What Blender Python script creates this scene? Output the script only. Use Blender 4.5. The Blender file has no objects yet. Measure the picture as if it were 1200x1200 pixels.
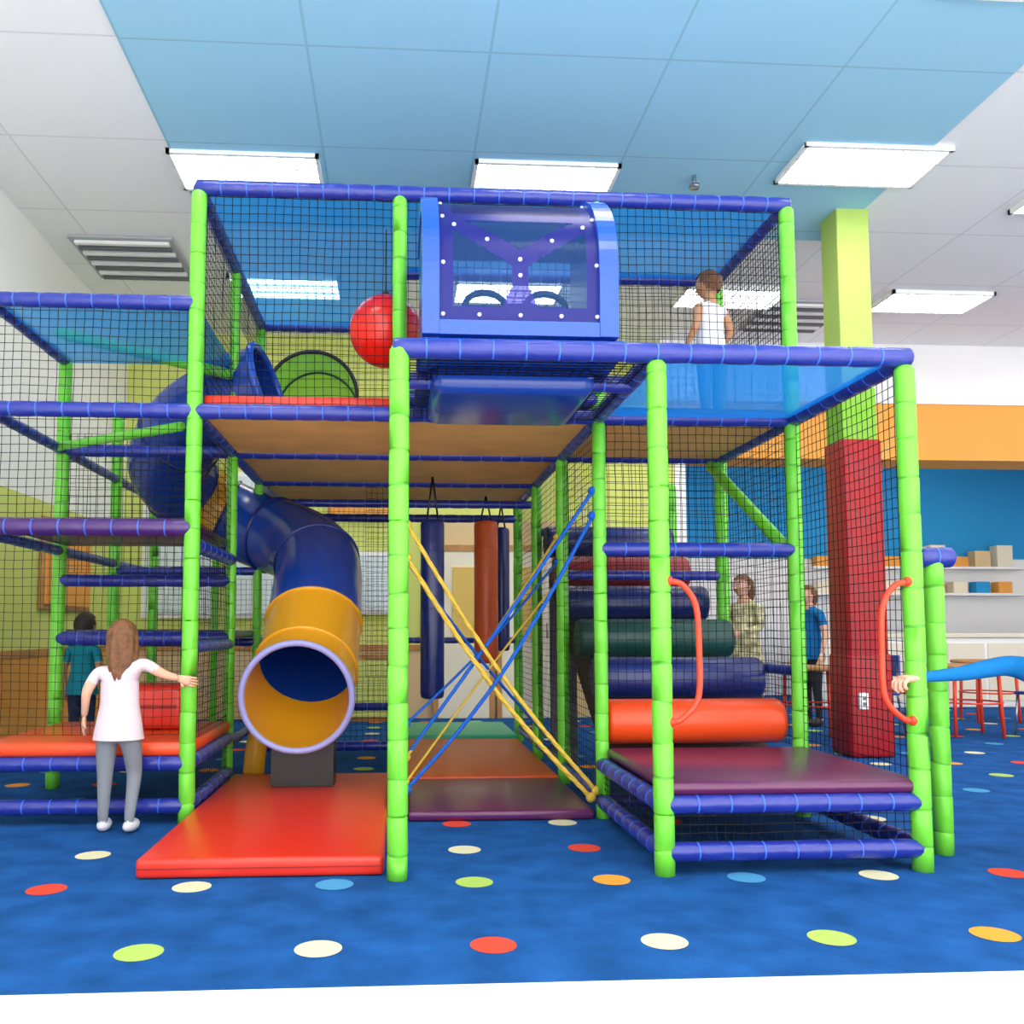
import bpy, bmesh, math, random
from mathutils import Vector, Matrix, Quaternion
random.seed(7)
V=Vector
# ---------------------------------------------------------------- colours / materials
def lin(c):
    return tuple(((x/255)/12.92 if x/255<=0.04045 else ((x/255+0.055)/1.055)**2.4) for x in c)+(1,)
MATS={}
def mat(name,rgb,rough=0.5,spec=0.5,bump=0.0,bscale=20,var=0.0,vscale=4,metal=0,emit=0,coat=0):
    m=bpy.data.materials.new(name); m.use_nodes=True
    nt=m.node_tree; b=nt.nodes['Principled BSDF']
    b.inputs['Roughness'].default_value=rough
    b.inputs['Specular IOR Level'].default_value=spec
    b.inputs['Metallic'].default_value=metal
    b.inputs['Coat Weight'].default_value=coat
    c=lin(rgb); b.inputs['Base Color'].default_value=c
    tc=nt.nodes.new('ShaderNodeTexCoord')
    if var>0:
        n=nt.nodes.new('ShaderNodeTexNoise'); n.inputs['Scale'].default_value=vscale; n.inputs['Detail'].default_value=4
        nt.links.new(tc.outputs['Object'],n.inputs['Vector'])
        r=nt.nodes.new('ShaderNodeValToRGB')
        r.color_ramp.elements[0].position=0.3; r.color_ramp.elements[1].position=0.7
        r.color_ramp.elements[0].color=tuple(max(0,x*(1-var)) for x in c[:3])+(1,)
        r.color_ramp.elements[1].color=tuple(min(1,x*(1+var)+var*0.01) for x in c[:3])+(1,)
        nt.links.new(n.outputs['Fac'],r.inputs['Fac']); nt.links.new(r.outputs['Color'],b.inputs['Base Color'])
    if bump>0:
        n2=nt.nodes.new('ShaderNodeTexNoise'); n2.inputs['Scale'].default_value=bscale; n2.inputs['Detail'].default_value=3
        nt.links.new(tc.outputs['Object'],n2.inputs['Vector'])
        bp=nt.nodes.new('ShaderNodeBump'); bp.inputs['Strength'].default_value=bump; bp.inputs['Distance'].default_value=0.01
        nt.links.new(n2.outputs['Fac'],bp.inputs['Height']); nt.links.new(bp.outputs['Normal'],b.inputs['Normal'])
    if emit>0:
        b.inputs['Emission Color'].default_value=(1,.975,.94,1); b.inputs['Emission Strength'].default_value=emit
    MATS[name]=m; return m
def trans_mat(name,rgb,alpha,tint=(255,255,255),rough=.4):
    m=bpy.data.materials.new(name); m.use_nodes=True; nt=m.node_tree
    out=nt.nodes['Material Output']; b=nt.nodes['Principled BSDF']
    b.inputs['Base Color'].default_value=lin(rgb); b.inputs['Roughness'].default_value=rough
    tl=nt.nodes.new('ShaderNodeBsdfTranslucent'); tl.inputs['Color'].default_value=lin(rgb)
    m1=nt.nodes.new('ShaderNodeMixShader'); m1.inputs[0].default_value=.5
    nt.links.new(b.outputs[0],m1.inputs[1]); nt.links.new(tl.outputs[0],m1.inputs[2])
    tr=nt.nodes.new('ShaderNodeBsdfTransparent'); tr.inputs['Color'].default_value=lin(tint)
    m2=nt.nodes.new('ShaderNodeMixShader'); m2.inputs[0].default_value=alpha
    nt.links.new(tr.outputs[0],m2.inputs[1]); nt.links.new(m1.outputs[0],m2.inputs[2])
    nt.links.new(m2.outputs[0],out.inputs['Surface']); MATS[name]=m; return m

mat('green_pad',(108,206,54),.38,.5,.25,14)
mat('green_seam',(80,168,42),.5)
mat('blue_pad',(34,48,146),.3,.6,.5,16)
mat('blue_tie',(60,110,225),.4)
mat('purple_pad',(66,30,102),.3,.6,.4,16)
mat('navy_vinyl',(20,38,108),.3,.6,.3,10)
mat('black_net',(14,14,20),.7,.2)
mat('red_vinyl',(216,46,24),.33,.55,.25,6)
mat('red_seam',(150,25,15),.5)
mat('orange_vinyl',(236,76,28),.33,.5,.25,8)
mat('dkred_vinyl',(140,34,42),.4,.5,.25,8)
mat('dkgreen_vinyl',(20,72,66),.4,.5,.25,8)
mat('teal_vinyl',(30,165,130),.4,.5,.2,8)
mat('purple_vinyl',(92,28,78),.3,.6,.25,7)
mat('brick_vinyl',(206,88,38),.4,.5,.2,8)
mat('yellow_plastic',(226,160,30),.25,.6,.0)
mat('blue_plastic',(20,62,156),.22,.6)
mat('dkblue_plastic',(14,36,110),.25,.6)
mat('bright_blue_plastic',(28,80,190),.22,.6)
mat('lavender',(146,148,205),.35)
mat('tan_deck',(244,190,108),.6,.3,.1,8,.1,3)
mat('deck_dark',(70,55,50),.7)
mat('ball_red',(236,34,18),.25,.6)
mat('rope_blue',(30,95,195),.8,.2,.8,120)
mat('rope_yellow',(218,184,72),.8,.2,.8,120)
mat('handle_red',(232,62,30),.35)
mat('metal',(180,182,188),.3,.5,metal=1)
mat('bolt',(235,235,245),.3)
mat('black',(12,12,14),.4)
mat('white_paint',(253,252,250),.8,.2,.05,60)
mat('lime_wall',(218,226,128),.8,.2,.05,60)
mat('pillar_green',(180,208,106),.7,.2,.05,60)
mat('pillar_green_dk',(128,184,62),.7,.2,.05,60)
mat('blue_wall',(50,156,218),.8,.2,.05,60)
mat('orange_wall',(242,170,84),.8,.2,.05,60)
mat('tan_wall',(226,198,150),.7,.2,.05,40)
mat('wood',(190,136,80),.5,.4,.1,30,.2,6)
mat('cream',(242,232,206),.6)
mat('glassy',(226,238,242),.15,.6)
mat('amber_glass',(232,194,100),.3,.5)
mat('pale_floor',(246,246,246),.55,.3,.02,40)
mat('red_pad',(160,20,28),.5,.4,.2,60)
mat('grey',(176,178,182),.6)
mat('dkgrey',(112,114,120),.7)
mat('lens',(255,255,255),.5,emit=13.0)
mat('dot_red',(222,76,58),.95,.1,.4,200); mat('dot_cream',(222,218,180),.95,.1,.4,200)
mat('dot_lime',(172,204,100),.95,.1,.4,200); mat('dot_orange',(232,156,62),.95,.1,.4,200)
mat('dot_blue',(78,154,202),.95,.1,.4,200)
mat('carpet_blue',(26,84,150),.95,.1,.6,160,.26,5)
trans_mat('roof_fabric',(18,140,214),.6,(165,218,255))
trans_mat('porch_fabric',(12,142,232),.74,(170,215,255))
trans_mat('pod_mesh',(46,52,160),.93,(150,150,230),.3)
trans_mat('pod_mesh_dark',(30,32,118),.9,(120,120,210),.3)
trans_mat('pod_clear',(70,130,210),.30,(205,228,255),.1)
trans_mat('green_clear',(150,215,80),.72,(190,235,140),.2)
# people
mat('skin',(228,178,150),.55,.3); mat('skin_tan',(205,150,112),.55,.3)
mat('eye_white',(240,240,240),.3); mat('iris',(60,40,25),.3); mat('lips',(190,90,85),.5)
mat('hair_brown',(118,78,48),.55,.4,.8,60,.35,25); mat('hair_dark',(40,28,24),.5,.4,.8,60)
mat('shirt_pale',(222,204,212),.85,.1,.2,40); mat('shirt_white',(244,244,248),.85,.1,.2,40)
mat('leggings_grey',(128,134,142),.85,.1,.2,40); mat('shirt_teal',(30,140,160),.85,.1,.2,40)
mat('shirt_blue',(24,110,175),.85,.1,.2,40); mat('cardigan',(216,204,160),.85,.1,.2,40,.55,14)
mat('jeans',(50,62,92),.85,.1,.2,40); mat('dark_pants',(35,36,44),.85); mat('shoe',(215,215,220),.6)
mat('shoe_dark',(50,40,40),.6)

# ceiling material: acoustic tiles with T-bar grid; blue tone is painted-in carpet bounce
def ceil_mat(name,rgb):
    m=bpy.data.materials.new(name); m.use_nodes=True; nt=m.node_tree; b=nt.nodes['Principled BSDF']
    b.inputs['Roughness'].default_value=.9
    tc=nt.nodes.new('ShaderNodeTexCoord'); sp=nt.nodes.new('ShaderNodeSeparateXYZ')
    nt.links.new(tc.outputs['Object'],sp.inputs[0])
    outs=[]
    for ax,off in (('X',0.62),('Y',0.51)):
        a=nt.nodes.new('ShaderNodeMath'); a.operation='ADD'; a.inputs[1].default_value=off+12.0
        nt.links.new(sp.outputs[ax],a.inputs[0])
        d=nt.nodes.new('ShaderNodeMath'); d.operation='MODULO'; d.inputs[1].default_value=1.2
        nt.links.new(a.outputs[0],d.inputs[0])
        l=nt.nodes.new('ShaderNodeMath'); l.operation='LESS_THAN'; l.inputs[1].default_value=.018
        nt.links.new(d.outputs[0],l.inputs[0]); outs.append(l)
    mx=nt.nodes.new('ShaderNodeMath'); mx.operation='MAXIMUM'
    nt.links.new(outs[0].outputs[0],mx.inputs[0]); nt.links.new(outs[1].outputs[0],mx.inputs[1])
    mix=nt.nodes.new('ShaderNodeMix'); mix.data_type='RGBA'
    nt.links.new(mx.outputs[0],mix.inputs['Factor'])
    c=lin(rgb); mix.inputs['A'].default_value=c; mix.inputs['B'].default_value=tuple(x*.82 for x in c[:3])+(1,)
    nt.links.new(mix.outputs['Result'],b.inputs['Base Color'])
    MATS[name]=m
ceil_mat('ceiling_bounce_blue',(162,216,240)); ceil_mat('ceiling_white',(253,253,253))

# ---------------------------------------------------------------- mesh builder
class MB:
    def __init__(s): s.bm=bmesh.new(); s.keys=[]
    def mi(s,k):
        if k not in s.keys: s.keys.append(k)
        return s.keys.index(k)
    def tube(s,pts,r,k,seg=12,caps=True,matfn=None,flip=False,flat=1.0,up=None):
        pts=[V(p) for p in pts]; n=len(pts)
        rs=r if isinstance(r,(list,tuple)) else [r]*n
        T=[]
        for i in range(n):
            a=pts[max(i-1,0)]; b=pts[min(i+1,n-1)]; t=(b-a)
            T.append(t.normalized() if t.length>1e-9 else V((0,0,1)))
        u=V(up) if up else (V((0,0,1)) if abs(T[0].z)<.9 else V((1,0,0)))
        u=(u-T[0]*u.dot(T[0])).normalized()
        rings=[]
        for i in range(n):
            if i: 
                q=T[i-1].rotation_difference(T[i]); u=(q@u); u=(u-T[i]*u.dot(T[i])).normalized()
            w=T[i].cross(u)
            rings.append([s.bm.verts.new(pts[i]+(u*math.cos(2*math.pi*j/seg)*flat+w*math.sin(2*math.pi*j/seg))*rs[i]) for j in range(seg)])
        for i in range(n-1):
            kk=s.mi(matfn(i) if matfn else k)
            for j in range(seg):
                f=[rings[i][j],rings[i][(j+1)%seg],rings[i+1][(j+1)%seg],rings[i+1][j]]
                if flip: f=f[::-1]
                fc=s.bm.faces.new(f); fc.material_index=kk; fc.smooth=seg>4
        if caps:
            for rr,rev in ((rings[0],True),(rings[-1],False)):
                fc=s.bm.faces.new(rr[::-1] if rev else rr); fc.material_index=s.mi(k)
    def rtube(s,a,b,r,k,seg=14,caps=True):  # rounded-end straight tube
        a=V(a);b=V(b);d=(b-a).normalized()
        e=r*.5
        s.tube([a,a+d*e*.15,a+d*e,b-d*e,b-d*e*.15,b],[r*.55,r*.8,r,r,r*.8,r*.55],k,seg,caps)
    def ring(s,c,nrm,R,r,k,seg=36,rs=8,scale=(1,1)):
        c=V(c);n=V(nrm).normalized(); u=n.orthogonal().normalized(); w=n.cross(u)
        vs=[]
        for i in range(seg):
            a=2*math.pi*i/seg; d=u*math.cos(a)+w*math.sin(a)
            vs.append([s.bm.verts.new(c+d*(R+r*math.cos(2*math.pi*j/rs))+n*r*math.sin(2*math.pi*j/rs)) for j in range(rs)])
        for i in range(seg):
            for j in range(rs):
                f=s.bm.faces.new([vs[i][j],vs[(i+1)%seg][j],vs[(i+1)%seg][(j+1)%rs],vs[i][(j+1)%rs]]); f.smooth=True; f.material_index=s.mi(k)
    def merge(s,t,k=None,M=None,smooth=None):
        if M: bmesh.ops.transform(t,matrix=M,verts=t.verts)
        if k is not None:
            for f in t.faces: f.material_index=s.mi(k)
        if smooth is not None:
            for f in t.faces: f.smooth=smooth
        me=bpy.data.meshes.new('tmp'); t.to_mesh(me); t.free(); s.bm.from_mesh(me); bpy.data.meshes.remove(me)
    def box(s,lo,hi,k,bev=0.0,M=None,segs=2):
        lo=V(lo);hi=V(hi); t=bmesh.new(); bmesh.ops.create_cube(t,size=1)
        d=hi-lo; c=(hi+lo)/2
        for v in t.verts: v.co=V((v.co.x*d.x,v.co.y*d.y,v.co.z*d.z))+c
        if bev>0: bmesh.ops.bevel(t,geom=t.edges[:],offset=min(bev,min(d)*.45),segments=segs,affect='EDGES',profile=.5)
        s.merge(t,k,M,bev>0.012)
    def ell(s,c,rad,k,M=None,fn=None,u=20,v=14):
        t=bmesh.new(); bmesh.ops.create_uvsphere(t,u_segments=u,v_segments=v,radius=1)
        if fn: fn(t)
        for x in t.verts: x.co=V((x.co.x*rad[0],x.co.y*rad[1],x.co.z*rad[2]))
        if M: bmesh.ops.transform(t,matrix=M,verts=t.verts)
        bmesh.ops.translate(t,vec=V(c),verts=t.verts)
        s.merge(t,k,None,True)
    def finish(s,name,parent=None):
        me=bpy.data.meshes.new(name); s.bm.to_mesh(me); s.bm.free()
        for k in s.keys: me.materials.append(MATS[k])
        o=bpy.data.objects.new(name,me); bpy.context.scene.collection.objects.link(o)
        if parent: o.parent=parent
        return o
def empty(name,loc=(0,0,0)):
    e=bpy.data.objects.new(name,None); e.empty_display_size=.2
    bpy.context.scene.collection.objects.link(e); return e
def spline(pts,n=10):
    pts=[V(p) for p in pts]; P=[pts[0]*2-pts[1]]+pts+[pts[-1]*2-pts[-2]]; out=[]
    for i in range(1,len(P)-2):
        for j in range(n):
            t=j/n; a,b,c,d=P[i-1],P[i],P[i+1],P[i+2]
            out.append(.5*((2*b)+(c-a)*t+(2*a-5*b+4*c-d)*t*t+(3*b-a-3*c+d)*t**3))
    out.append(pts[-1]); return out

# ---------------------------------------------------------------- room
CZ=4.9
# one floor: added pale strip in front for a white fade and bounce, blue carpet in the play area
r=MB()
r.box((-3.6,-3,-.1),(11.5,2.8,0),'pale_floor'); r.box((-3.6,2.8,-.1),(11.5,15,0),'carpet_blue')
fl=r.finish('floor')
dots=MB()
cols={(-2,0):'dot_orange',(-3,0):'dot_blue',(-1,0):'dot_lime',(0,0):'dot_cream',(1,0):'dot_red',(2,0):'dot_cream',(3,0):'dot_lime',(4,0):'dot_orange',(-2,1):'dot_red',(-1,1):'dot_cream',(0,1):'dot_blue',(1,1):'dot_lime',(2,1):'dot_orange',(3,1):'dot_blue',
 (4,1):'dot_cream',(5,1):'dot_red',(1,2):'dot_cream',(2,2):'dot_red',(3,2):'dot_lime',(5,2):'dot_orange',(-3,2):'dot_lime',(-2,2):'dot_cream',(1,3):'dot_red',(2,3):'dot_cream',(3,3):'dot_red',(5,3):'dot_cream'}
rowy=[3.13,3.9,4.47,5.06]
def dot(x,y,k,r=.082):
    ring=[dots.bm.verts.new((x+r*math.cos(a*math.pi/16),y+r*math.sin(a*math.pi/16),.002)) for a in range(32)]
    f=dots.bm.faces.new(ring); f.material_index=dots.mi(k)
for (i,j),k in cols.items(): dot(-.27+i*.605,rowy[j],k)
pal=['dot_red','dot_cream','dot_lime','dot_orange','dot_blue']
for i in range(-5,14):
    for j in range(0,11):
        if -3<i<5 and j<2: continue
        dot(-.27+i*.605,5.9+j*.6,pal[(i*2+j)%5])
dots.finish('carpet_dots',fl)

r=MB()
r.box((-3.6,-3,CZ),(11.5,15,CZ+.1),'ceiling_white')
r.box((-1.82,2.69,CZ-.012),(4.18,8.09,CZ+.01),'ceiling_bounce_blue')  # bounce light from the blue carpet, painted as colour on a white ceiling
r.finish('ceiling')
r=MB(); r.box((-3.6,-3,0),(-3.45,15,CZ),'white_paint'); r.box((-3.46,7.5,0),(-3.44,11.2,2.35),'lime_wall')
r.box((-3.45,7.5,0),(-3.43,11.2,.85),'orange_wall'); r.box((-3.45,7.5,.85),(-3.42,11.2,.92),'wood')
r.finish('wall_left')
r=MB(); r.box((11.4,-3,0),(11.5,15,CZ),'white_paint'); r.finish('wall_right')
r=MB(); r.box((-3.45,11.2,0),(3.6,11.35,CZ),'lime_wall')
r.box((-3.45,11.16,0),(3.6,11.2,.85),'tan_wall'); r.box((-3.45,11.14,.85),(3.6,11.2,.92),'wood')
r.box((.3,11.15,0),(2.3,11.2,2.5),'tan_wall')
r.finish('wall_back')
r=MB(); r.box((3.6,11.2,0),(3.75,15,CZ),'white_paint'); r.finish('wall_return')
r=MB(); r.box((3.6,14.8,0),(11.5,14.95,2.35),'white_paint'); r.box((3.6,14.78,2.35),(11.5,14.95,CZ),'blue_wall'); r.finish('wall_far')
r=MB(); r.box((3.4,11.1,3.35),(11.4,11.7,4.1),'orange_wall'); r.box((3.4,11.08,4.1),(11.4,11.7,CZ),'white_paint'); r.finish('bulkhead')
for i,(x0,x1) in enumerate(((.5,1.15),(1.3,1.95))):
    d=MB(); d.box((x0,11.06,0.002),(x1,11.12,2.1),'cream',.01); d.box((x0+.18,11.04,1.0),(x1-.18,11.08,1.9),'amber_glass',.005)
    d.box((x0-.06,11.05,0.002),(x0,11.12,2.18),'wood'); d.box((x1,11.05,0.002),(x1+.06,11.12,2.18),'wood'); d.box((x0-.06,11.05,2.1),(x1+.06,11.12,2.18),'wood')
    d.rtube((x1-.08,11.0,1.0),(x1-.08,11.0,1.2),.012,'metal',8); d.finish('door_%d'%(i+1))
wi=0
for (x0,x1,z0,z1) in ((-.95,-.1,1.3,2.1),(-3.2,-2.3,1.25,3.1),(-2.15,-1.25,1.25,3.1)):
    wi+=1; d=MB(); d.box((x0,11.14,z0),(x1,11.2,z1),'white_paint',.01)
    n=3
    for a in range(n):
        w=(x1-x0-.08)/n
        d.box((x0+.04+a*w+.02,11.11,z0+.06),(x0+.04+(a+1)*w-.02,11.15,z1-.06),'glassy')
    d.finish('window_%d'%wi)
b=MB(); b.box((-.9,11.15,2.5),(.0,11.19,3.0),'wood',.01); b.box((-.86,11.13,2.54),(-.04,11.16,2.96),'orange_wall'); b.finish('notice_board')
b=MB(); b.box((-3.43,8.6,1.3),(-3.39,9.9,2.2),'wood',.01); b.box((-3.41,8.65,1.35),(-3.37,9.85,2.15),'orange_wall'); b.finish('notice_board')
b=MB(); b.box((-1.6,10.7,.003),(-.1,11.1,.8),'wood',.01)
for i in range(3): b.box((-1.57+i*.5,10.68,.06),(-1.13+i*.5,10.71,.74),('cream','orange_wall','lime_wall')[i],.01)
b.finish('toy_cupboard')

# ceiling lights
def ceiling_light(cx,cy):
    e=empty('ceiling_light')
    b=MB(); b.box((cx-.57,cy-.27,CZ-.03),(cx+.57,cy+.27,CZ-.005),'lens'); b.finish('lens',e)
    b=MB()
    for x in (-.6,.57): b.box((cx+x,cy-.3,CZ-.045),(cx+x+.03,cy+.3,CZ-.002),'white_paint')
    for y in (-.3,.27): b.box((cx-.6,cy+y,CZ-.045),(cx+.6,cy+y+.03,CZ-.002),'white_paint')
    for i in range(1,12): b.box((cx-.6+i*.1-.003,cy-.28,CZ-.046),(cx-.6+i*.1+.003,cy+.28,CZ-.031),'grey')
    for i in range(1,3): b.box((cx-.58,cy-.3+i*.2-.006,CZ-.05),(cx+.58,cy-.3+i*.2+.006,CZ-.031),'grey')
    b.finish('louver',e)
for ix,cx in enumerate((-1.25,1.2,3.75,6.1,8.5)):
    for cy in (-.05,2.2,4.5,7.1,9.55,12.6):
        if cy>11 and cx<3.8: continue
        y=cy-.4 if (ix==2 and cy==7.1) else cy
        ceiling_light(cx,y)
def vent(cx,cy):
    b=MB(); b.box((cx-.5,cy-.5,CZ-.03),(cx+.5,cy+.5,CZ-.002),'grey',.005)
    for i in range(8): 
        y=cy-.44+i*.12; b.box((cx-.45,y,CZ-.06),(cx+.45,y+.05,CZ-.03),'dkgrey' if i%2 else 'white_paint')
    b.finish('ceiling_vent')
vent(-2.7,8.9); vent(4.75,10.1)
b=MB(); b.rtube((2.45,6.95,CZ-.1),(2.45,6.95,CZ-.013),.02,'metal',8); b.rtube((2.45,6.95,CZ-.12),(2.45,6.95,CZ-.1),.045,'metal',12); b.finish('fire_sprinkler')

# column
b=MB(); b.box((3.92,7.44,2.7),(4.22,7.74,CZ),'pillar_green',.01)
b.box((3.915,7.435,2.75),(4.225,7.745,3.25),'pillar_green_dk',.01)
b.box((3.90,7.42,0.002),(4.26,7.78,2.79),'red_pad',.03); b.box((3.89,7.41,0.002),(4.29,7.80,.9),'red_pad',.04)
b.box((3.96,7.385,.42),(4.04,7.42,.56),'white_paint',.008); b.box((3.985,7.38,.45),(4.015,7.39,.48),'dkgrey'); b.box((3.985,7.38,.5),(4.015,7.39,.53),'dkgrey')
b.finish('padded_column')

# ---------------------------------------------------------------- climbing frame
Y=[3.97,5.17,6.37,7.57,8.77]; PR=.046; D=2.38; RF=3.74
frame=empty('indoor_climbing_frame')
posts=MB()
def post(x,y,z0,z1,r=PR,B=posts):
    pts=[(x,y,z0)]; rs=[r]; z=z0+.11
    while z<z1-.05:
        for dz,f in ((-.010,1),(-.003,.955),(.003,.955),(.010,1)): pts.append((x,y,z+dz)); rs.append(r*f)
        z+=.17+random.uniform(-.015,.015)
    pts+=[(x,y,z1-.02),(x,y,z1)]; rs+=[r,r*.7]
    j=lambda: random.uniform(-.0015,.0015)
    pts=[(p[0]+j(),p[1]+j(),p[2]) for p in pts]
    seams=set(range(2,len(pts)-2,4))
    B.tube(pts,rs,'green_pad',16,True,lambda i:'green_seam' if i in seams else 'green_pad')
post(0,Y[0],0,D+.02); post(1.2,Y[0],0,D-.03); post(2.4,Y[0],0,D-.03)
post(-1.2,Y[1],0,RF-.02); post(0,Y[1],0,RF-.02,.043); post(1.2,Y[1],0,RF-.02,.04); post(2.4,Y[1],0,RF-.02)
for y in Y[2:4]: post(-1.2,y,0,RF-.02,.038)
post(-1.2,Y[4],0,D,.038)
for y in Y[2:4]: post(0,y,D,RF-.02,.03)
for y in Y[2:]: post(1.2,y,0,D)
post(2.4,Y[2],0,RF-.02); post(2.4,Y[3],0,D)
for y in Y[1:]: post(-2.4,y,0,3.05)
post(-1.8,Y[4],0,1.9,.035); post(-1.8,Y[3],0,1.5,.035)
post(2.68,4.25,0,1.44)
def gdiag(a,b,r=.04): posts.rtube(a,b,r,'green_pad',14)
gdiag((2.3,6.32,2.32),(2.36,5.22,1.6)); gdiag((-2.45,6.3,3.22),(-1.2,6.3,2.93)); gdiag((-2.4,6.25,2.38),(-1.3,5.3,2.32),.03)
posts.finish('posts',frame)

beams=MB()
def beam(a,b,r=.043,k='blue_pad',tie='blue_tie',step=.15):
    a=V(a);b=V(b);L=(b-a).length;d=(b-a)/L
    n=max(2,int(L/step)); pts=[a];rs=[r*.8]
    pts.append(a+d*.01); rs.append(r)
    for i in range(1,n):
        p=a+d*(L*i/n); 
        pts+= [p-d*.035,p,p+d*.035]; rs+=[r*random.uniform(1.0,1.06),r*.93,r*random.uniform(1.0,1.06)]
    pts+=[b-d*.01,b]; rs+=[r,r*.8]
    beams.tube(pts,rs,k,14)
    for i in range(1,n):
        p=a+d*(L*i/n)
        beams.tube([p-d*.004,p+d*.004],[r*1.0]*2,tie,12,True)
def bx(x0,x1,y,z,**k): beam((x0,y,z),(x1,y,z),**k)
def by(x,y0,y1,z,**k): beam((x,y0,z),(x,y1,z),**k)
bx(-.03,2.43,Y[0],D+.01,r=.046); by(0,Y[0],Y[1],D); by(1.2,Y[0],Y[1],D); by(2.4,Y[0],Y[1],D)
bx(0,1.2,4.4,D-.02); bx(0,1.2,Y[1],D+.1)
bx(-2.4,2.4,Y[1],D,r=.045)
for y in Y[2:]: bx(-1.2,1.2,y,D)
bx(-1.2,1.2,Y[3]+.2,D-.16,r=.035); bx(-1.2,1.2,Y[4],D-.16,r=.04)
for x in (-1.2,1.2): 
    for j in range(1,4): by(x,Y[j],Y[j+1],D)
by(0,Y[1],Y[4],D,r=.035)
by(2.4,Y[1],Y[2],D); bx(1.2,2.4,Y[2],D)
bx(-1.22,2.42,Y[1],RF,r=.045); by(-1.2,Y[1],Y[3],RF); by(2.4,Y[1],Y[2],RF); bx(1.2,2.4,Y[2],RF); bx(-1.2,0,Y[3],RF); by(0,Y[2],Y[3],RF,r=.035); bx(0,1.2,Y[2],RF)
bx(1.2,2.4,Y[1],1.58)
bx(1.2,2.4,Y[0],.31); bx(1.2,2.4,Y[0],.1); by(1.2,Y[0],Y[1],.31); by(1.2,Y[0],Y[1],.1); by(2.4,Y[0],Y[1],.31); by(2.4,Y[0],Y[1],.1)
bx(1.2,2.4,Y[1],.1)
bx(1.2,2.4,Y[2],1.5,r=.035); bx(1.2,2.4,Y[3],1.95,r=.035); by(2.4,Y[1],Y[2],.85,r=.03)
beam((2.6,4.25,1.46),(2.78,4.25,1.46),r=.05)
bx(-2.4,-1.2,Y[1],3.03); by(-2.4,Y[1],Y[2],3.03,r=.04); bx(-2.4,-1.2,Y[1],1.69,k='purple_pad',r=.05); bx(-2.4,-1.2,Y[2],1.45); bx(-2.4,-1.2,Y[2],1.04,r=.05); by(-1.2,Y[1],Y[2],1.6)
by(-1.2,Y[1],Y[2],1.0,r=.035)
bx(-2.4,-1.2,Y[2],2.38); bx(-2.4,-1.2,Y[3],1.6,r=.035); bx(-2.4,-1.2,Y[3],1.0,r=.035); bx(-2.4,-1.2,Y[4],1.0,r=.035); bx(-2.4,-1.2,Y[4],2.38,r=.035)
bx(-2.4,-1.2,Y[1],.34); bx(-2.4,-1.2,Y[1],.1); by(-1.2,Y[1],Y[2],.34); by(-1.2,Y[1],Y[2],.1); by(-1.2,Y[2],Y[3],.3,r=.035)
by(-2.4,Y[1],Y[4],2.38,r=.035); by(-2.4,Y[1],Y[4],1.66,r=.035)
by(0,Y[1],Y[3],.12,r=.03); by(1.2,Y[1],Y[4],.12,r=.03); bx(-1.2,0,Y[3],.12,r=.04); bx(-1.2,0,Y[4],.35,r=.04); bx(0,1.2,Y[4],1.0,r=.03)
beams.finish('beams',frame)

deck=MB()
for j in range(1,4):
    for x0,x1 in ((-1.16,-.04),(.04,1.16)):
        deck.box((x0,Y[j]+.04,D-.01),(x1,Y[j+1]-.04,D+.03),'tan_deck',.004)
deck.box((-1.16,Y[1]+.03,D+.03),(-.02,Y[2],D+.11),'red_vinyl',.02)
deck.box((-1.16,Y[2],D+.03),(-.02,Y[4],D+.09),'navy_vinyl',.02)
deck.box((0.02,Y[1]+.03,D+.03),(1.16,Y[4],D+.09),'navy_vinyl',.02)
deck.box((1.24,Y[1]+.04,D-.01),(2.36,Y[2]-.04,D+.03),'tan_deck',.004); deck.box((1.24,Y[1]+.04,D+.03),(2.36,Y[2]-.04,D+.08),'navy_vinyl',.02)
deck.box((1.22,Y[0]-.02,.35),(2.42,Y[1]-.02,.41),'purple_vinyl',.025)
deck.box((1.26,Y[0]+.05,.30),(2.36,Y[1]-.05,.35),'deck_dark'); 
deck.box((-2.36,Y[1]-.02,.38),(-1.18,Y[2],.46),'orange_vinyl',.025)
deck.box((-2.36,Y[1]+.02,1.69),(-1.22,Y[2]-.03,1.75),'purple_vinyl',.02)
deck.box((-2.36,Y[2]+.02,1.04),(-1.22,Y[3]-.03,1.1),'navy_vinyl',.02)
deck.finish('decks',frame)

def fabric(p,u,v,k,sag,B):
    p=V(p);u=V(u);v=V(v);n=12; g=[]
    for i in range(n+1):
        g.append([B.bm.verts.new(p+u*(i/n)+v*(j/n)+V((0,0,-sag*math.sin(math.pi*i/n)*math.sin(math.pi*j/n)))) for j in range(n+1)])
    for i in range(n):
        for j in range(n):
            f=B.bm.faces.new([g[i][j],g[i+1][j],g[i+1][j+1],g[i][j+1]]); f.material_index=B.mi(k); f.smooth=True
fb=MB()
fabric((-1.2,Y[1],RF),(1.2,0,0),(0,2.4,0),'roof_fabric',.05,fb)
fabric((0,Y[1],RF),(2.4,0,0),(0,1.2,0),'roof_fabric',.05,fb)
fabric((1.2,Y[0],D),(1.2,0,0),(0,1.2,0),'porch_fabric',.04,fb)
fabric((-2.4,Y[1],3.02),(1.2,0,0),(0,1.2,0),'roof_fabric',.03,fb)
fb.finish('shade_fabric',frame)

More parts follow.
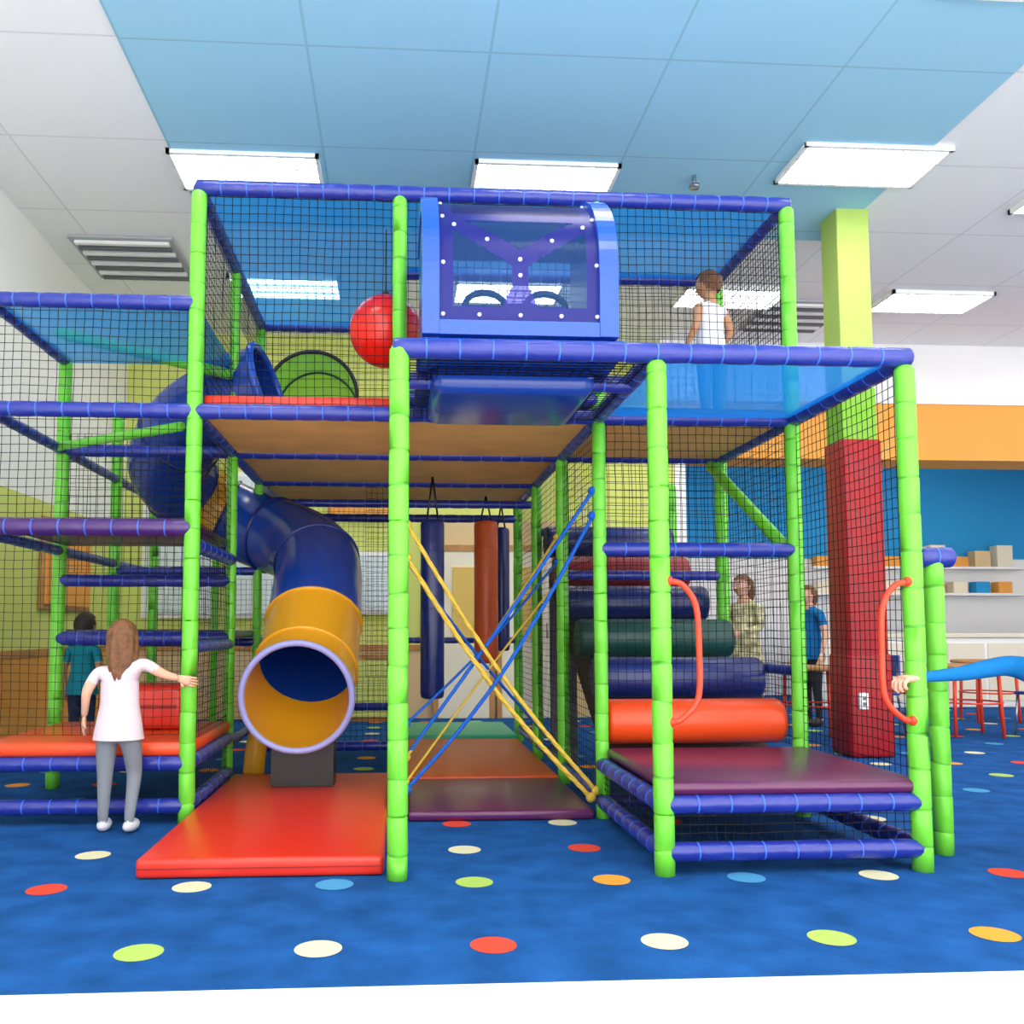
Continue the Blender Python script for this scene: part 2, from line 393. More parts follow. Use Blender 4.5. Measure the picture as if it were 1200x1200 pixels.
net=MB()
def mesh_net(p,u,v,cell=.05,r=.0022):
    p=V(p);u=V(u);v=V(v); n=u.cross(v).normalized()
    ph=random.uniform(0,6)
    def pos(s,t):
        w=.006*math.sin(7*s+5*t+ph)
        return p+u*s+v*t+n*(.012*math.sin(math.pi*s)*math.sin(math.pi*t)*math.sin(ph))+u.normalized()*w*math.sin(9*t+ph)+v.normalized()*w*math.sin(8*s+ph)
    nu=max(1,round(u.length/cell)); nv=max(1,round(v.length/cell))
    for i in range(nu+1):
        net.tube([pos(i/nu,j/6) for j in range(7)],r,'black_net',3,False)
    for j in range(nv+1):
        net.tube([pos(i/6,j/nv) for i in range(7)],r,'black_net',3,False)
Hu=RF-D
mesh_net((-1.2,Y[1],D),(1.2,0,0),(0,0,Hu)); mesh_net((0,Y[1],D),(1.2,0,0),(0,0,Hu)); mesh_net((1.2,Y[1],D),(1.2,0,0),(0,0,Hu))
mesh_net((-1.2,Y[1],D),(0,1.2,0),(0,0,Hu)); mesh_net((-1.2,Y[2],D+1.0),(0,1.2,0),(0,0,Hu-1.0))
mesh_net((2.4,Y[1],D),(0,1.2,0),(0,0,Hu),.04,.0026)
mesh_net((-1.2,Y[3],D),(1.2,0,0),(0,0,Hu)); mesh_net((1.2,Y[2],D),(1.2,0,0),(0,0,Hu)); mesh_net((0,Y[2],D),(0,1.2,0),(0,0,Hu))
mesh_net((2.4,Y[0],.4),(0,1.2,0),(0,0,D-.4)); mesh_net((1.2,Y[1],1.6),(1.2,0,0),(0,0,D-1.6)); mesh_net((2.4,Y[1],.4),(0,1.2,0),(0,0,D-.4))
mesh_net((1.2,Y[1],.7),(1.2,0,0),(0,0,.88))
mesh_net((1.2,Y[2],1.2),(1.2,0,0),(0,0,1.18))
for j in (1,2,3): mesh_net((1.2,Y[j],.1),(0,1.2,0),(0,0,D-.1))
mesh_net((-1.2,Y[1],.1),(0,1.2,0),(0,0,D-.1))
mesh_net((-1.2,Y[4],.3),(1.2,0,0),(0,0,D-.3)); mesh_net((-1.2,Y[3],.1),(1.2,0,0),(0,0,.6)); mesh_net((-.28,Y[3],.7),(.28,0,0),(0,0,D-.7)); 
mesh_net((-2.4,Y[1],1.72),(1.2,0,0),(0,0,1.3)); mesh_net((-2.4,Y[1],.5),(1.2,0,0),(0,0,1.15),.05,.0018)
mesh_net((-2.4,Y[2],1.5),(1.2,0,0),(0,0,1.0)); mesh_net((-2.4,Y[4],.2),(1.2,0,0),(0,0,1.4))
mesh_net((1.2,Y[0],.1),(0,1.2,0),(0,0,.25),.035); mesh_net((1.2,Y[0],.1),(1.2,0,0),(0,0,.2),.04)
mesh_net((0,Y[0],D-.03),(1.2,0,0),(0,1.2,0),.045,.003)
mesh_net((0,Y[1]+.02,.1),(0,1.2,0),(0,0,1.2),.07,.0016)
net.finish('safety_netting',frame)

# ---------------------------------------------------------------- mats
def gym_mat(lo,hi,k,seam=None):
    b=MB(); b.box(lo,hi,k,.02,segs=3)
    lo=V(lo);hi=V(hi)
    b.box((lo.x+.005,lo.y-.003,(lo.z+hi.z)/2-.003),(hi.x-.005,lo.y+.004,(lo.z+hi.z)/2+.003),seam or 'red_seam')
    b.finish('gym_mat')
gym_mat((-1.15,4.02,.003),(-.06,6.35,.09),'red_vinyl')
gym_mat((.06,5.12,.003),(1.14,6.25,.06),'purple_vinyl','purple_pad')
gym_mat((.06,6.27,.003),(1.14,8.4,.075),'brick_vinyl'); gym_mat((.06,8.42,.003),(1.14,9.6,.11),'teal_vinyl','dkgreen_vinyl')

# ---------------------------------------------------------------- foam roller stairs
b=MB()
for (y,z,k) in ((5.32,.545,'orange_vinyl'),(5.62,.79,'navy_vinyl'),(6.12,1.04,'dkgreen_vinyl'),(6.6,1.30,'navy_vinyl'),(7.02,1.56,'dkred_vinyl'),(7.42,1.85,'navy_vinyl')):
    x0,x1=1.25,2.34; R=.135
    b.tube([(x0,y,z),(x0+.005,y,z),(x0+.03,y,z),(x1-.03,y,z),(x1-.005,y,z),(x1,y,z)],[R*.8,R*.93,R,R,R*.93,R*.8],k,28)
M=Matrix.Translation((1.8,6.35,1.0))@Matrix.Rotation(math.atan2(1.3,2.1),4,'X')
b.box((-.52,-1.15,-.14),(.52,1.2,-.06),'deck_dark',.01,M)
for y,z in ((5.62,.62),(6.6,1.1),(7.4,1.6)):
    b.box((1.3,y+.06,0.002),(1.36,y+.12,z),'dkgrey'); b.box((2.24,y+.06,0.002),(2.3,y+.12,z),'dkgrey')
b.finish('foam_roller_stairs')

# ---------------------------------------------------------------- tube slide
path=spline([(-.62,5.48,.685),(-.62,5.75,.74),(-.6,6.1,.97),(-.6,6.5,1.33),(-.64,6.95,1.62),(-.86,7.4,1.82),(-1.3,7.7,2.0),(-1.7,7.62,2.2),(-1.86,7.2,2.42),(-1.65,6.85,2.66),(-1.3,6.68,2.84),(-1.0,6.62,2.93)],8)
n=len(path)
def smat(i): return 'yellow_plastic' if i<20 else ('yellow_plastic' if 52<=i<60 else 'blue_plastic')
def imat(i): return 'yellow_plastic' if i<13 else 'blue_plastic'
RR=[.338-.015*min(1,i/(n*.5)) for i in range(n)]
b=MB(); b.tube(path,RR,'blue_plastic',32,False,smat); b.tube(path,[x-.015 for x in RR],'blue_plastic',32,False,imat,flip=True)
def tang(i): return path[min(i+1,n-1)]-path[max(i-1,0)]
b.ring(path[0],tang(0),.338,.02,'lavender',48,10)
b.ring(path[-1],tang(n-1),.325,.03,'bright_blue_plastic',48,10)
for i in (12,20,32,44,52,60,70,80):
    if i<n: b.ring(path[i],tang(i).normalized(),RR[i]+.002,.014,'dkblue_plastic' if i>20 else 'yellow_plastic',40,6)
# low saddle that carries the exit section, following the tube's underside
t=bmesh.new()
xs=[-.2+.04*i for i in range(11)]
prof2=[(-.2,.092),(.2,.092)]+[(x,.745-.342*math.sqrt(1-(x/.342)**2)) for x in xs[::-1]]
f0=[t.verts.new((x-.615,5.80,z)) for x,z in prof2]; f1=[t.verts.new((x-.61,5.98,z)) for x,z in prof2]
t.faces.new(f0); t.faces.new(f1[::-1])
for i in range(len(f0)):
    j=(i+1)%len(f0); t.faces.new([f0[i],f1[i],f1[j],f0[j]])
bmesh.ops.recalc_face_normals(t,faces=t.faces)
b.merge(t,'black')
b.finish('tube_slide')

b=MB(); c=V((-.70,7.0,2.98))
tp=[c+V((0,d,0)) for d in (0,.2,.4,.54)]
b.tube(tp,[.35,.36,.36,.35],'green_clear',36,False); b.ring(tp[0],(0,1,0),.36,.016,'black',48,8); b.ring(tp[-1],(0,1,0),.35,.014,'dkgreen_vinyl',48,8)
vs=[b.bm.verts.new(tp[-1]+V((math.cos(a*math.pi/18),0,math.sin(a*math.pi/18)))*.345) for a in range(36)]
f=b.bm.faces.new(vs); f.material_index=b.mi('green_clear')
b.box((-.93,7.05,D+.095),(-.48,7.5,2.66),'navy_vinyl',.02)
b.finish('crawl_tunnel')

b=MB(); b.ell((-.09,5.62,3.04),(.235,.235,.235),'ball_red',u=40,v=28); b.tube([(-.09,5.62,3.25),(-.09,5.62,3.72)],.005,'black',8); b.rtube((-.09,5.62,3.25),(-.09,5.62,3.3),.03,'black',12); b.finish('hanging_ball')

def bag(x,y,z0,z1,r,k):
    b=MB(); b.tube([(x,y,z0),(x,y,z0+.01),(x,y,z0+.04),(x,y,z1-.04),(x,y,z1-.01),(x,y,z1)],[r*.7,r*.92,r,r,r*.9,r*.6],k,24)
    for z in (z0+.25,(z0+z1)/2,z1-.25): b.ring((x,y,z),(0,0,1),r-.004,.006,k,28,6)
    for s in (-1,1): b.tube([(x+s*r*.5,y,z1-.02),(x,y,D-.05)],.008,'black',6)
    b.finish('punching_bag')
bag(.27,7.0,.56,1.98,.095,'navy_vinyl'); bag(.80,8.0,.8,2.1,.11,'brick_vinyl'); bag(1.0,8.5,.9,2.1,.08,'navy_vinyl')

rp=MB()
def rope(a,c,k,sag,r=.012,y=0):
    a=V(a);c=V(c); pts=[]; n=40
    for i in range(n+1):
        t=i/n; pts.append(a.lerp(c,t)+V((0,0,-sag*math.sin(math.pi*t))))
    for st in range(3):
        q=[]
        for i,p in enumerate(pts):
            an=i*1.1+st*2.094; q.append(p+V((math.cos(an)*.4,math.sin(an)*.8,math.cos(an)*.4))*r*.6)
        rp.tube(q,r*.68,k,6)
    for e in (a,c): rp.ell(e,(r*1.9,)*3,k,u=10,v=8)
yy=Y[1]
rope((.05,yy,1.72),(1.16,yy,.16),'rope_yellow',.10,.014); rope((.05,yy,1.52),(1.13,yy,.12),'rope_yellow',.10,.016)
rope((1.16,Y[2],1.78),(.05,yy+.02,.36),'rope_yellow',.03,.014); rope((1.16,Y[2],1.45),(.05,yy,.22),'rope_yellow',-.02,.011)
rope((1.16,yy,1.93),(.05,yy+.05,.36),'rope_blue',.02,.015); rope((1.16,yy,1.78),(.05,yy-.02,.18),'rope_blue',.14,.016); rope((1.16,Y[2],1.6),(.05,yy+.04,.55),'rope_blue',.05,.013)
rope((.05,Y[1],1.5),(1.16,Y[2],.25),'rope_blue',.05,.011)
rp.finish('climbing_ropes')

def handle(x,y,s,name='grab_handle'):
    b=MB(); pts=spline([(x+s*.03,y-.02,1.32),(x+s*.10,y-.02,1.30),(x+s*.16,y-.02,1.2),(x+s*.17,y-.02,1.0),(x+s*.17,y-.02,.85),(x+s*.15,y-.02,.76),(x+s*.08,y-.02,.69),(x+s*.03,y-.02,.68)],8)
    b.tube(pts,.014,'handle_red',12)
    for z in (1.32,.68): b.rtube((x+s*.02,y-.02,z),(x+s*.05,y-.02,z),.024,'handle_red',12)
    b.finish(name)
handle(1.2,Y[0],1); handle(2.4,Y[0],-1)

b=MB(); b.box((-1.8,5.75,.463),(-1.38,6.2,.74),'red_vinyl',.04,segs=3); b.box((-1.77,5.74,.60),(-1.41,5.755,.62),'red_seam'); b.finish('foam_block')
b=MB(); b.tube(spline([(-1.08,6.75,.003),(-1.04,6.75,.3),(-.9,6.75,.42),(-.76,6.75,.3),(-.72,6.75,.003)],6),.08,'yellow_plastic',16); b.finish('foam_arch')

# ---------------------------------------------------------------- cockpit pod
pod=empty('toy_cockpit_pod')
prof=spline([(0,4.03,2.44),(0,4.03,2.62),(0,4.03,2.82),(0,4.06,2.99),(0,4.15,3.13),(0,4.29,3.24),(0,4.46,3.31),(0,4.7,3.34),(0,4.95,3.34),(0,5.1,3.33)],10)
PX0,PX1=.105,1.035
L=[0]
for i in range(1,len(prof)): L.append(L[-1]+(prof[i]-prof[i-1]).length)
def pr(t):
    d=t*L[-1]
    for i in range(1,len(L)):
        if L[i]>=d:
            f=(d-L[i-1])/(L[i]-L[i-1]); return prof[i-1].lerp(prof[i],f)
    return prof[-1]
def mask(s,t):
    if s<.05 or s>.95 or t<.07 or t>.97: return 'pod_mesh'
    d=abs(s-.5)
    if t>.50:
        return 'pod_mesh_dark' if (.09<s<.91 and .53<t<.94) else 'pod_mesh'
    arm=.27+d*.46
    if t>arm+.045 and t<.475: return 'pod_clear'
    if t>arm-.05: return 'pod_mesh'
    if d<.05+.10*max(0,(.16-t)/.16): return 'pod_mesh'
    if s<.09 or s>.91: return 'pod_mesh'
    if t<arm-.05: return 'pod_clear'
    return 'pod_mesh'
b=MB(); NS,NT=120,120; TV=.66
g=[]
for j in range(NT+1):
    p=pr(.06+TV*j/NT); g.append([b.bm.verts.new((PX0+.075+(PX1-PX0-.15)*i/NS,p.y,p.z)) for i in range(NS+1)])
for j in range(NT):
    for i in range(NS):
        f=b.bm.faces.new([g[j][i],g[j][i+1],g[j+1][i+1],g[j+1][i]]); f.smooth=True; f.material_index=b.mi(mask((i+.5)/NS,(j+.5)/NT))
b.finish('front_screen',pod)
b=MB()
def band(x0,x1,t0,t1,out,k,n=40):
    rows=[]
    for j in range(n+1):
        p=pr(t0+(t1-t0)*j/n); q=pr(min(1,t0+(t1-t0)*j/n+.01)); q0=pr(max(0,t0+(t1-t0)*j/n-.01)); tg=(q-q0).normalized(); nr=V((0,-tg.z,tg.y))
        o=p+nr*out; ii=p-nr*.03
        rows.append([b.bm.verts.new((x0,ii.y,ii.z)),b.bm.verts.new((x0,o.y,o.z)),b.bm.verts.new((x1,o.y,o.z)),b.bm.verts.new((x1,ii.y,ii.z))])
    for j in range(n):
        for m in range(4):
            f=b.bm.faces.new([rows[j][m],rows[j][(m+1)%4],rows[j+1][(m+1)%4],rows[j+1][m]]); f.material_index=b.mi(k); f.smooth=False
    b.bm.faces.new(rows[0]).material_index=b.mi(k); b.bm.faces.new(rows[-1][::-1]).material_index=b.mi(k)
band(PX0,PX0+.08,0.02,1,.03,'bright_blue_plastic'); band(PX1-.09,PX1,0.02,1,.03,'bright_blue_plastic')
band(PX0+.081,PX1-.091,0.02,.06,.025,'bright_blue_plastic',6); band(PX0+.081,PX1-.091,.71,1,.012,'bright_blue_plastic',20)
b.box((PX0-.02,4.0,2.40),(PX1+.04,5.1,2.46),'bright_blue_plastic',.02)
for x in (PX0+.01,PX1-.01):
    base=[b.bm.verts.new((x,p.y+.01,p.z-.01)) for p in prof[::5]]+[b.bm.verts.new((x,5.1,2.44))]
    f=b.bm.faces.new(base); f.material_index=b.mi('blue_plastic')
b.box((.16,4.25,2.27),(.98,5.0,2.42),'blue_plastic',.06,segs=4)
b.finish('shell',pod)
b=MB()
for s,t in [(.03,.03),(.25,.03),(.5,.03),(.75,.03),(.97,.03),(.03,.25),(.97,.25),(.03,.5),(.97,.5),(.03,.75),(.97,.75),(.03,.97),(.97,.97),(.35,.97),(.65,.97),(.1,.44),(.9,.44),(.3,.36),(.7,.36),(.5,.2),(.5,.27)]:
    p=pr(.06+TV*t); q=pr(.06+TV*t+.01); tg=(q-p).normalized(); nr=V((0,-tg.z,tg.y)); o=V((PX0+.075+(PX1-PX0-.15)*s,p.y,p.z))
    b.tube([o-nr*.002,o+nr*.006,o+nr*.010],[.010,.010,.006],'bolt',10)
b.finish('bolts',pod)
b=MB()
for x in (.42,.72):
    b.ring((x,4.2,2.68),(0,.9,-.45),.1,.016,'black',32,8)
    b.tube([(x,4.2,2.68),(x,4.4,2.56)],.02,'black',8); b.tube([(x-.1,4.2,2.68),(x+.1,4.2,2.68)],.01,'black',6)
b.box((.2,4.38,2.46),(.95,4.5,2.62),'dkblue_plastic',.03)
b.finish('steering_wheels',pod)

# ---------------------------------------------------------------- people
def hand(B,w,d,nrm,Ln,k,curl=.35,side=1):
    d=V(d).normalized(); nrm=V(nrm); nrm=(nrm-d*nrm.dot(d)).normalized(); a=d.cross(nrm)*side
    pl=Ln*.5
    B.tube([w-d*.01,w+d*pl*.3,w+d*pl*.75,w+d*pl,w+d*pl*1.04],[Ln*.14,Ln*.2,Ln*.24,Ln*.22,Ln*.15],k,12,True,flat=.45,up=nrm)
    for i,(f,o) in enumerate(((.42,.17),(.5,.06),(.46,-.06),(.36,-.17))):
        p=w+d*pl*.95+a*Ln*o; ang=curl*.5; dd=(d+a*o*.5).normalized(); pts=[p]; 
        for sgi in range(3):
            dv=(dd*math.cos(ang)+nrm*math.sin(ang)); p=p+dv*Ln*f*(.42,.33,.25)[sgi]; pts.append(p); ang+=curl
        rr=Ln*.055
        B.tube(pts+[pts[-1]+(pts[-1]-pts[-2])*.1],[rr*1.1,rr,rr*.92,rr*.8,rr*.35],k,8)
    p=w+d*pl*.3+a*Ln*.18
    pts=[p,p+(a*.75+d*.6+nrm*.25).normalized()*Ln*.18,p+(a*.75+d*.6+nrm*.25).normalized()*Ln*.18+(a*.3+d*.85+nrm*.4*(1+curl)).normalized()*Ln*.17]
    B.tube(pts+[pts[-1]+(pts[-1]-pts[-2])*.12],[Ln*.075,Ln*.065,Ln*.055,Ln*.02],k,8)

def person(name,loc,rz,H,child=True,ov={},shirt='shirt_white',pants='leggings_grey',skin='skin',hair='hair_brown',hair_len=.0,sleeve='short',shoe='shoe',head_yaw=0,curl=(.3,.3),palm={},kneel=False):
    hh=H/5.7 if child else H/7.4
    sw=H*(.105 if child else .108); shz=H-hh*1.3; hipz=H*(.46 if child else .5)
    J=dict(pelvis=(0,0,hipz+.03*H),belly=(0,-.005*H,hipz+(shz-hipz)*.45),chest=(0,0,shz-.06*H),nb=(0,0,shz+.01*H),head=(0,-.01*H,H-hh*.75),
      shL=(sw,0,shz-.015*H),elL=(sw+.045*H,.01*H,shz-.17*H),wrL=(sw+.055*H,-.03*H,shz-.31*H),
      hpL=(.055*H,0,hipz),knL=(.06*H,-.005*H,H*.26),anL=(.06*H,.01*H,H*.05),toL=(.07*H,-.075*H,H*.022))
    for a in ('sh','el','wr','hp','kn','an','to'):
        p=J[a+'L']; J[a+'R']=(-p[0],p[1],p[2])
    J.update(ov); J={k:V(v) for k,v in J.items()}
    R=dict(pelvis=(.078,.06),belly=(.066,.052),chest=(.08,.056),nb=(.042,.038),head=(.033,.033),sh=(.038,.036),el=(.027,.025),wr=(.017,.015),hp=(.06,.058),kn=(.038,.038),an=(.024,.024),to=(.02,.016))
    names=list(J.keys()); names.remove('pelvis'); names=['pelvis']+names
    E=[('pelvis','belly'),('belly','chest'),('chest','nb'),('nb','head')]
    for s in 'LR': E+=[('chest','sh'+s),('sh'+s,'el'+s),('el'+s,'wr'+s),('pelvis','hp'+s),('hp'+s,'kn'+s),('kn'+s,'an'+s),('an'+s,'to'+s)]
    me=bpy.data.meshes.new('sk'); me.from_pydata([J[n] for n in names],[(names.index(a),names.index(c)) for a,c in E],[])
    o=bpy.data.objects.new('sk',me); bpy.context.scene.collection.objects.link(o)
    o.modifiers.new('S','SKIN'); sm=o.modifiers.new('U','SUBSURF'); sm.levels=2; sm.render_levels=2
    rad={}
    for i,nm in enumerate(names):
        k=nm if nm in R else nm[:-1]; rr=R[k]; f=1.0 if child else .92
        me.skin_vertices[0].data[i].radius=(rr[0]*H*f,rr[1]*H*f); rad[nm]=rr[0]*H*f
        me.skin_vertices[0].data[i].use_root=(i==0)
    dg=bpy.context.evaluated_depsgraph_get(); em=bpy.data.meshes.new_from_object(o.evaluated_get(dg))
    t=bmesh.new(); t.from_mesh(em); bpy.data.objects.remove(o)
    B=MB()
    for f in t.faces:
        c=f.calc_center_median(); best=None
        for a,e in E:
            pa,pb=J[a],J[e]; ab=pb-pa; tt=max(0,min(1,(c-pa).dot(ab)/ab.length_squared)); dd=(c-(pa+ab*tt)).length-(rad[a]*(1-tt)+rad[e]*tt)
            if best is None or dd<best[0]: best=(dd,a,e,tt)
        _,a,e,tt=best
        if e=='head' : k=skin
        elif e=='nb': k=shirt if tt<.9 else skin
        elif a=='pelvis' and e=='belly' and c.z<J['pelvis'].z+.02*H: k=pants
        elif e[:2]=='sh' or a=='belly' or e=='belly': k=shirt
        elif a[:2]=='sh': k=shirt if (sleeve=='long' or (sleeve=='short' and tt<.6)) else skin
        elif a[:2]=='el': k=shirt if (sleeve=='long' and tt<.93) else skin
        elif a[:2]=='an': k=shoe
        else: k=pants
        f.material_index=B.mi(k); f.smooth=True
    B.merge(t)
    cs=[J['pelvis']-V((0,0,.055*H)),J['pelvis']-V((0,0,.02*H)),J['pelvis'].lerp(J['belly'],.4),J['belly'],J['chest']]
    rs=[.118*H,.113*H,.102*H,.09*H,.088*H]
    if not child: rs=[x*.93 for x in rs]
    B.tube(cs,rs,shirt,28,False,flat=.76,up=(0,1,0)); 
    for s in 'LR':
        a,tq=J['an'+s],J['to'+s]; dv=(tq-a); dv.z=0; ang=math.atan2(dv.x,-dv.y)
        z=(a.z+tq.z)/2 if kneel else H*.03+min(a.z-H*.05,0)
        cc=(a+tq)/2; B.ell((cc.x,cc.y,z),(.033*H,.072*H,.03*H),shoe,Matrix.Rotation(ang,4,'Z'),u=16,v=10)
    for idx,s in enumerate('LR'):
        d=(J['wr'+s]-J['el'+s]); nr=palm.get(s,V((-1 if s=='L' else 1,-.2,0)))
        hand(B,J['wr'+s],d,nr,H*(.105 if child else .108),skin,curl[idx],1 if s=='L' else -1)
    hc=J['head']+V((0,-.01*H,hh*.25)); HM=Matrix.Rotation(head_yaw,4,'Z')
    def shape(t):
        for v in t.verts:
            if v.co.z<0: v.co.x*=1-.28*abs(v.co.z)**1.5; v.co.y*=1-.12*abs(v.co.z)
            if v.co.y<-.5 and -.2<v.co.z<.35: v.co.y*=.97
    B.ell(hc,(hh*.375,hh*.44,hh*.5),skin,HM,shape,28,20)
    def hp(x,y,z): return hc+HM@V((x*hh,y*hh,z*hh))
    for sx in (-1,1):
        B.ell(hp(sx*.15,-.385,.0),(hh*.06,hh*.035,hh*.035),'eye_white',HM,None,12,8); B.ell(hp(sx*.15,-.41,.0),(hh*.028,hh*.02,hh*.03),'iris',HM,None,10,8)
        B.ell(hp(sx*.15,-.40,.085),(hh*.075,hh*.02,hh*.014),hair,HM,None,10,6); B.ell(hp(sx*.375,.02,-.04),(hh*.035,hh*.065,hh*.1),skin,HM,None,12,8)
    B.ell(hp(0,-.44,-.1),(hh*.045,hh*.07,hh*.06),skin,HM,None,12,8); B.ell(hp(0,-.40,-.24),(hh*.09,hh*.03,hh*.024),'lips',HM,None,12,8)
    t=bmesh.new(); bmesh.ops.create_uvsphere(t,u_segments=40,v_segments=24,radius=1)
    for v in t.verts:
        a=math.atan2(v.co.y,v.co.x); v.co*=1+.012*math.sin(a*18)*(1-abs(v.co.z))
    dele=[v for v in t.verts if (v.co.y<-.2 and v.co.z<.45) or v.co.z<-.55 or (v.co.y<.15 and v.co.z<-.05)]
    bmesh.ops.delete(t,geom=dele,context='VERTS')
    for v in t.verts: v.co=V((v.co.x*hh*.425,v.co.y*hh*.49+hh*.01,v.co.z*hh*.54+hh*.015))
    bmesh.ops.transform(t,matrix=Matrix.Translation(hc)@HM,verts=t.verts); B.merge(t,hair,None,True)
    if hair_len>0:
        n=14; seg=40; rings=[]
        for i in range(n+1):
            u=i/n; z=hh*.25-(hair_len+hh*.25)*u; rx=hh*(.36+.06*math.sin(u*3.0))*(1-.45*u**3); ry=hh*(.30-.12*u)*(1-.5*u**4); cy=hh*(.2+.10*u)
            ring=[]
            for j in range(seg):
                a=2*math.pi*j/seg; rip=1+.07*math.sin(a*9+u*3)+.04*math.sin(a*17-u*5)
                p=hc+HM@V((rx*rip*math.cos(a),cy+ry*rip*math.sin(a),z+ (hh*.06*math.sin(a*7) if i==n else 0)))
                ring.append(B.bm.verts.new(p))
            rings.append(ring)
        for i in range(n):
            for j in range(seg):
                f=B.bm.faces.new([rings[i][j],rings[i][(j+1)%seg],rings[i+1][(j+1)%seg],rings[i+1][j]][::-1]); f.smooth=True; f.material_index=B.mi(hair)
        B.bm.faces.new(rings[0]).material_index=B.mi(hair); B.bm.faces.new(rings[-1]).material_index=B.mi(hair)
    M=Matrix.Translation(loc)@Matrix.Rotation(rz,4,'Z')
    bmesh.ops.transform(B.bm,matrix=M,verts=B.bm.verts)
    bmesh.ops.recalc_face_normals(B.bm,faces=B.bm.faces)
    return B.finish(name)
PI=math.pi
person('girl_in_pale_tshirt',(-1.53,4.98,0),PI,1.15,True,
   dict(elR=(-.225,-.03,.85),wrR=(-.305,-.07,.825),shR=(-.12,0,.92),knR=(-.075,-.06,.30),anR=(-.075,.03,.058),toR=(-.08,-.05,.025),elL=(.17,.03,.76),wrL=(.20,-.04,.62)),
   'shirt_pale','leggings_grey','skin','hair_brown',.24,'short','shoe',.35,(.15,.3),{'R':V((0,-1,0))})
person('toddler_in_white_top',(2.14,5.8,D+.08),PI*1.15,1.12,True,dict(elL=(.17,.03,.70),wrL=(.17,-.06,.58),elR=(-.17,.03,.70),wrR=(-.15,-.08,.60)),
   'shirt_white','leggings_grey','skin_tan','hair_brown',.05,'none','shoe',.2)
person('boy_with_dark_hair',(-2.75,7.9,0),PI*.9,1.25,True,{},'shirt_teal','jeans','skin_tan','hair_dark',0,'short','shoe')
person('woman_in_cardigan',(3.40,8.45,0),-PI*.35,1.64,False,dict(elL=(.22,-.05,1.12),wrL=(.12,-.22,1.08),elR=(-.22,-.05,1.12),wrR=(-.10,-.22,1.05)),'cardigan','dark_pants','skin','hair_brown',.18,'long','shoe_dark')
person('woman_in_blue_shirt',(4.80,10.0,0),-PI*.45,1.62,False,{},'shirt_blue','dark_pants','skin','hair_brown',.12,'short','shoe_dark')
# adult kneeling beside the exit on the right, gripping the red handle
person('kneeling_parent_in_blue_sleeves',(3.15,3.93,-.36),-PI/2,1.62,False,
   dict(chest=(0,-.05,1.22),nb=(0,-.04,1.35),head=(0,-.03,1.45),belly=(0,-.02,1.02),shR=(-.16,-.21,1.29),shL=(.17,.02,1.30),elR=(-.10,-.49,1.25),wrR=(-.03,-.75,1.235),elL=(.24,.03,1.04),wrL=(.18,-.12,.86),
        knL=(.10,-.03,.42),knR=(-.10,-.03,.42),anL=(.10,.36,.41),anR=(-.10,.36,.41),toL=(.10,.47,.40),toR=(-.10,.47,.40)),
   'shirt_blue','jeans','skin','hair_dark',0,'long','shoe_dark',0,(.3,.95),{'R':V((0,0,-1))},True)

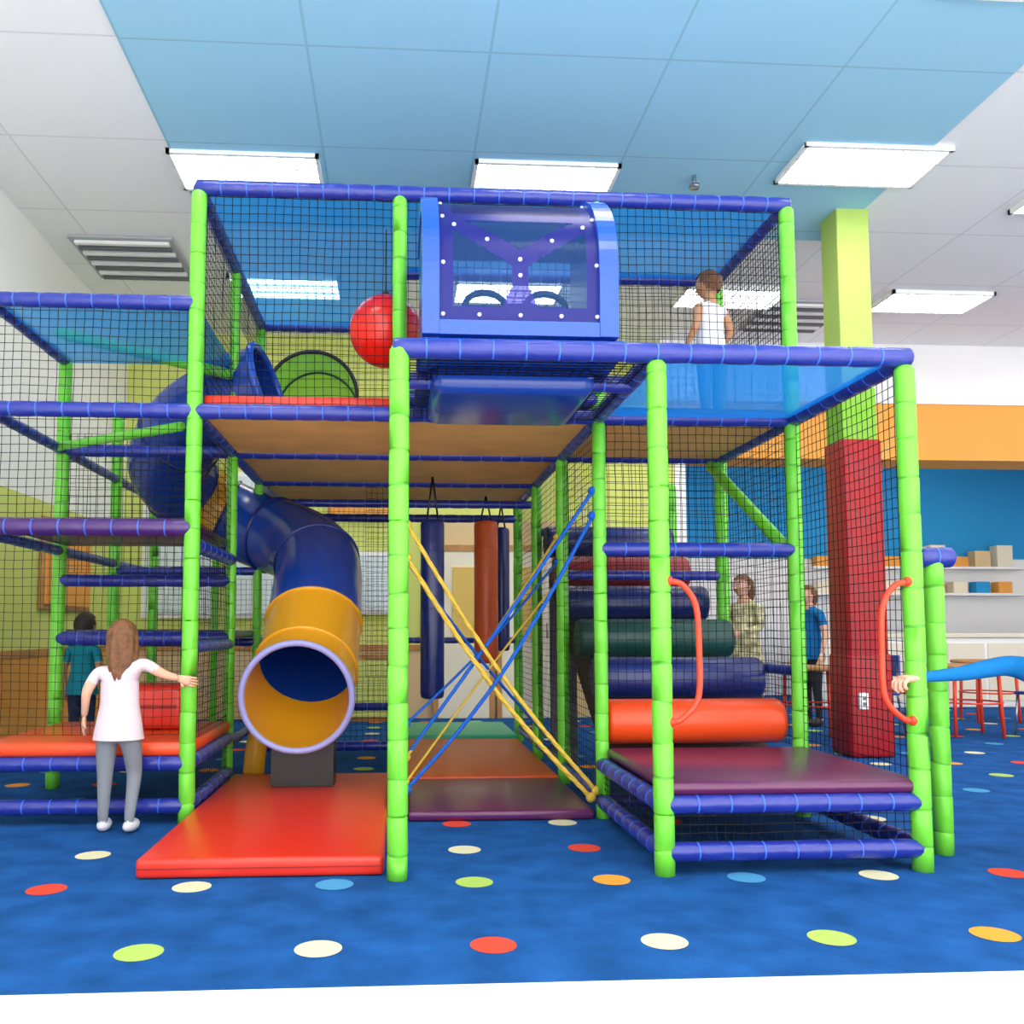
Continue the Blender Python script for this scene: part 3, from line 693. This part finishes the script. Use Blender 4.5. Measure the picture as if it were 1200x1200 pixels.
# ---------------------------------------------------------------- café furniture
def table(x,y):
    b=MB(); b.tube([(x,y,.70),(x,y,.705),(x,y,.735),(x,y,.74)],[.37,.4,.4,.37],'wood',36)
    for a in range(4):
        an=a*PI/2+.6; c,s=math.cos(an),math.sin(an); b.tube([(x+c*.3,y+s*.3,.7),(x+c*.33,y+s*.33,0.002)],.018,'handle_red',10)
    b.ring((x,y,.35),(0,0,1),.315,.01,'handle_red',32,6); b.finish('cafe_table')
def chair(x,y,rz,k='handle_red'):
    b=MB(); M=Matrix.Translation((x,y,0.002))@Matrix.Rotation(rz,4,'Z')
    b.box((-.2,-.2,.43),(.2,.2,.46),k,.014,M); b.box((-.19,.19,.62),(.19,.215,.84),k,.012,M)
    for sx in (-.17,.17):
        for pts in ([(sx,-.17,.43),(sx*1.15,-.2,0)],[(sx*1.15,.24,0),(sx,.18,.43),(sx,.205,.83)]):
            b.tube([M@V(p) for p in pts],.012,'metal',8)
    b.finish('cafe_chair')
table(4.2,8.75); table(6.0,9.0); table(7.2,10.4)
chair(3.65,9.3,.6); chair(4.95,9.0,-1.5,'blue_plastic'); chair(5.3,9.2,1.2); chair(6.7,8.8,-1.4,'blue_plastic')
b=MB(); b.box((6.0,12.2,0.002),(10.8,12.9,1.0),'white_paint',.02); b.box((5.95,12.15,1.0),(10.85,12.95,1.06),'cream',.01)
for i in range(8): b.box((6.05+i*.6,12.18,.1),(6.6+i*.6,12.2,.92),'cream',.006)
b.finish('service_counter')
b=MB()
b.box((7.0,14.4,1.7),(10.8,14.76,1.74),'white_paint'); b.box((7.0,14.4,2.15),(10.8,14.76,2.19),'white_paint')
for i in range(9):
    x=7.1+i*.4; hgt=.18+.1*(i%3); b.box((x,14.5,2.19),(x+.28,14.7,2.19+hgt),('orange_wall','tan_wall','cream')[i%3],.01); b.box((x,14.5,1.74),(x+.25,14.7,1.74+.2),('cream','blue_wall','orange_wall')[i%3],.01)
b.finish('display_shelf')

# ---------------------------------------------------------------- world, camera
w=bpy.data.worlds.new('w'); bpy.context.scene.world=w; w.use_nodes=True
w.node_tree.nodes['Background'].inputs[0].default_value=(1,.985,.96,1); w.node_tree.nodes['Background'].inputs[1].default_value=4.0
cd=bpy.data.cameras.new('camera'); cam=bpy.data.objects.new('camera',cd); bpy.context.scene.collection.objects.link(cam)
cd.sensor_width=36; cd.lens=36*1030/1200; cd.shift_x=(600-529)/1200; cd.shift_y=(665-600)/1200
cam.location=(0,0,1.09)
cam.rotation_euler=(math.radians(90+4.15),0,math.radians(-3.45))
bpy.context.scene.camera=cam
bpy.context.scene.view_settings.view_transform='Standard'
bpy.context.scene.view_settings.look='None'
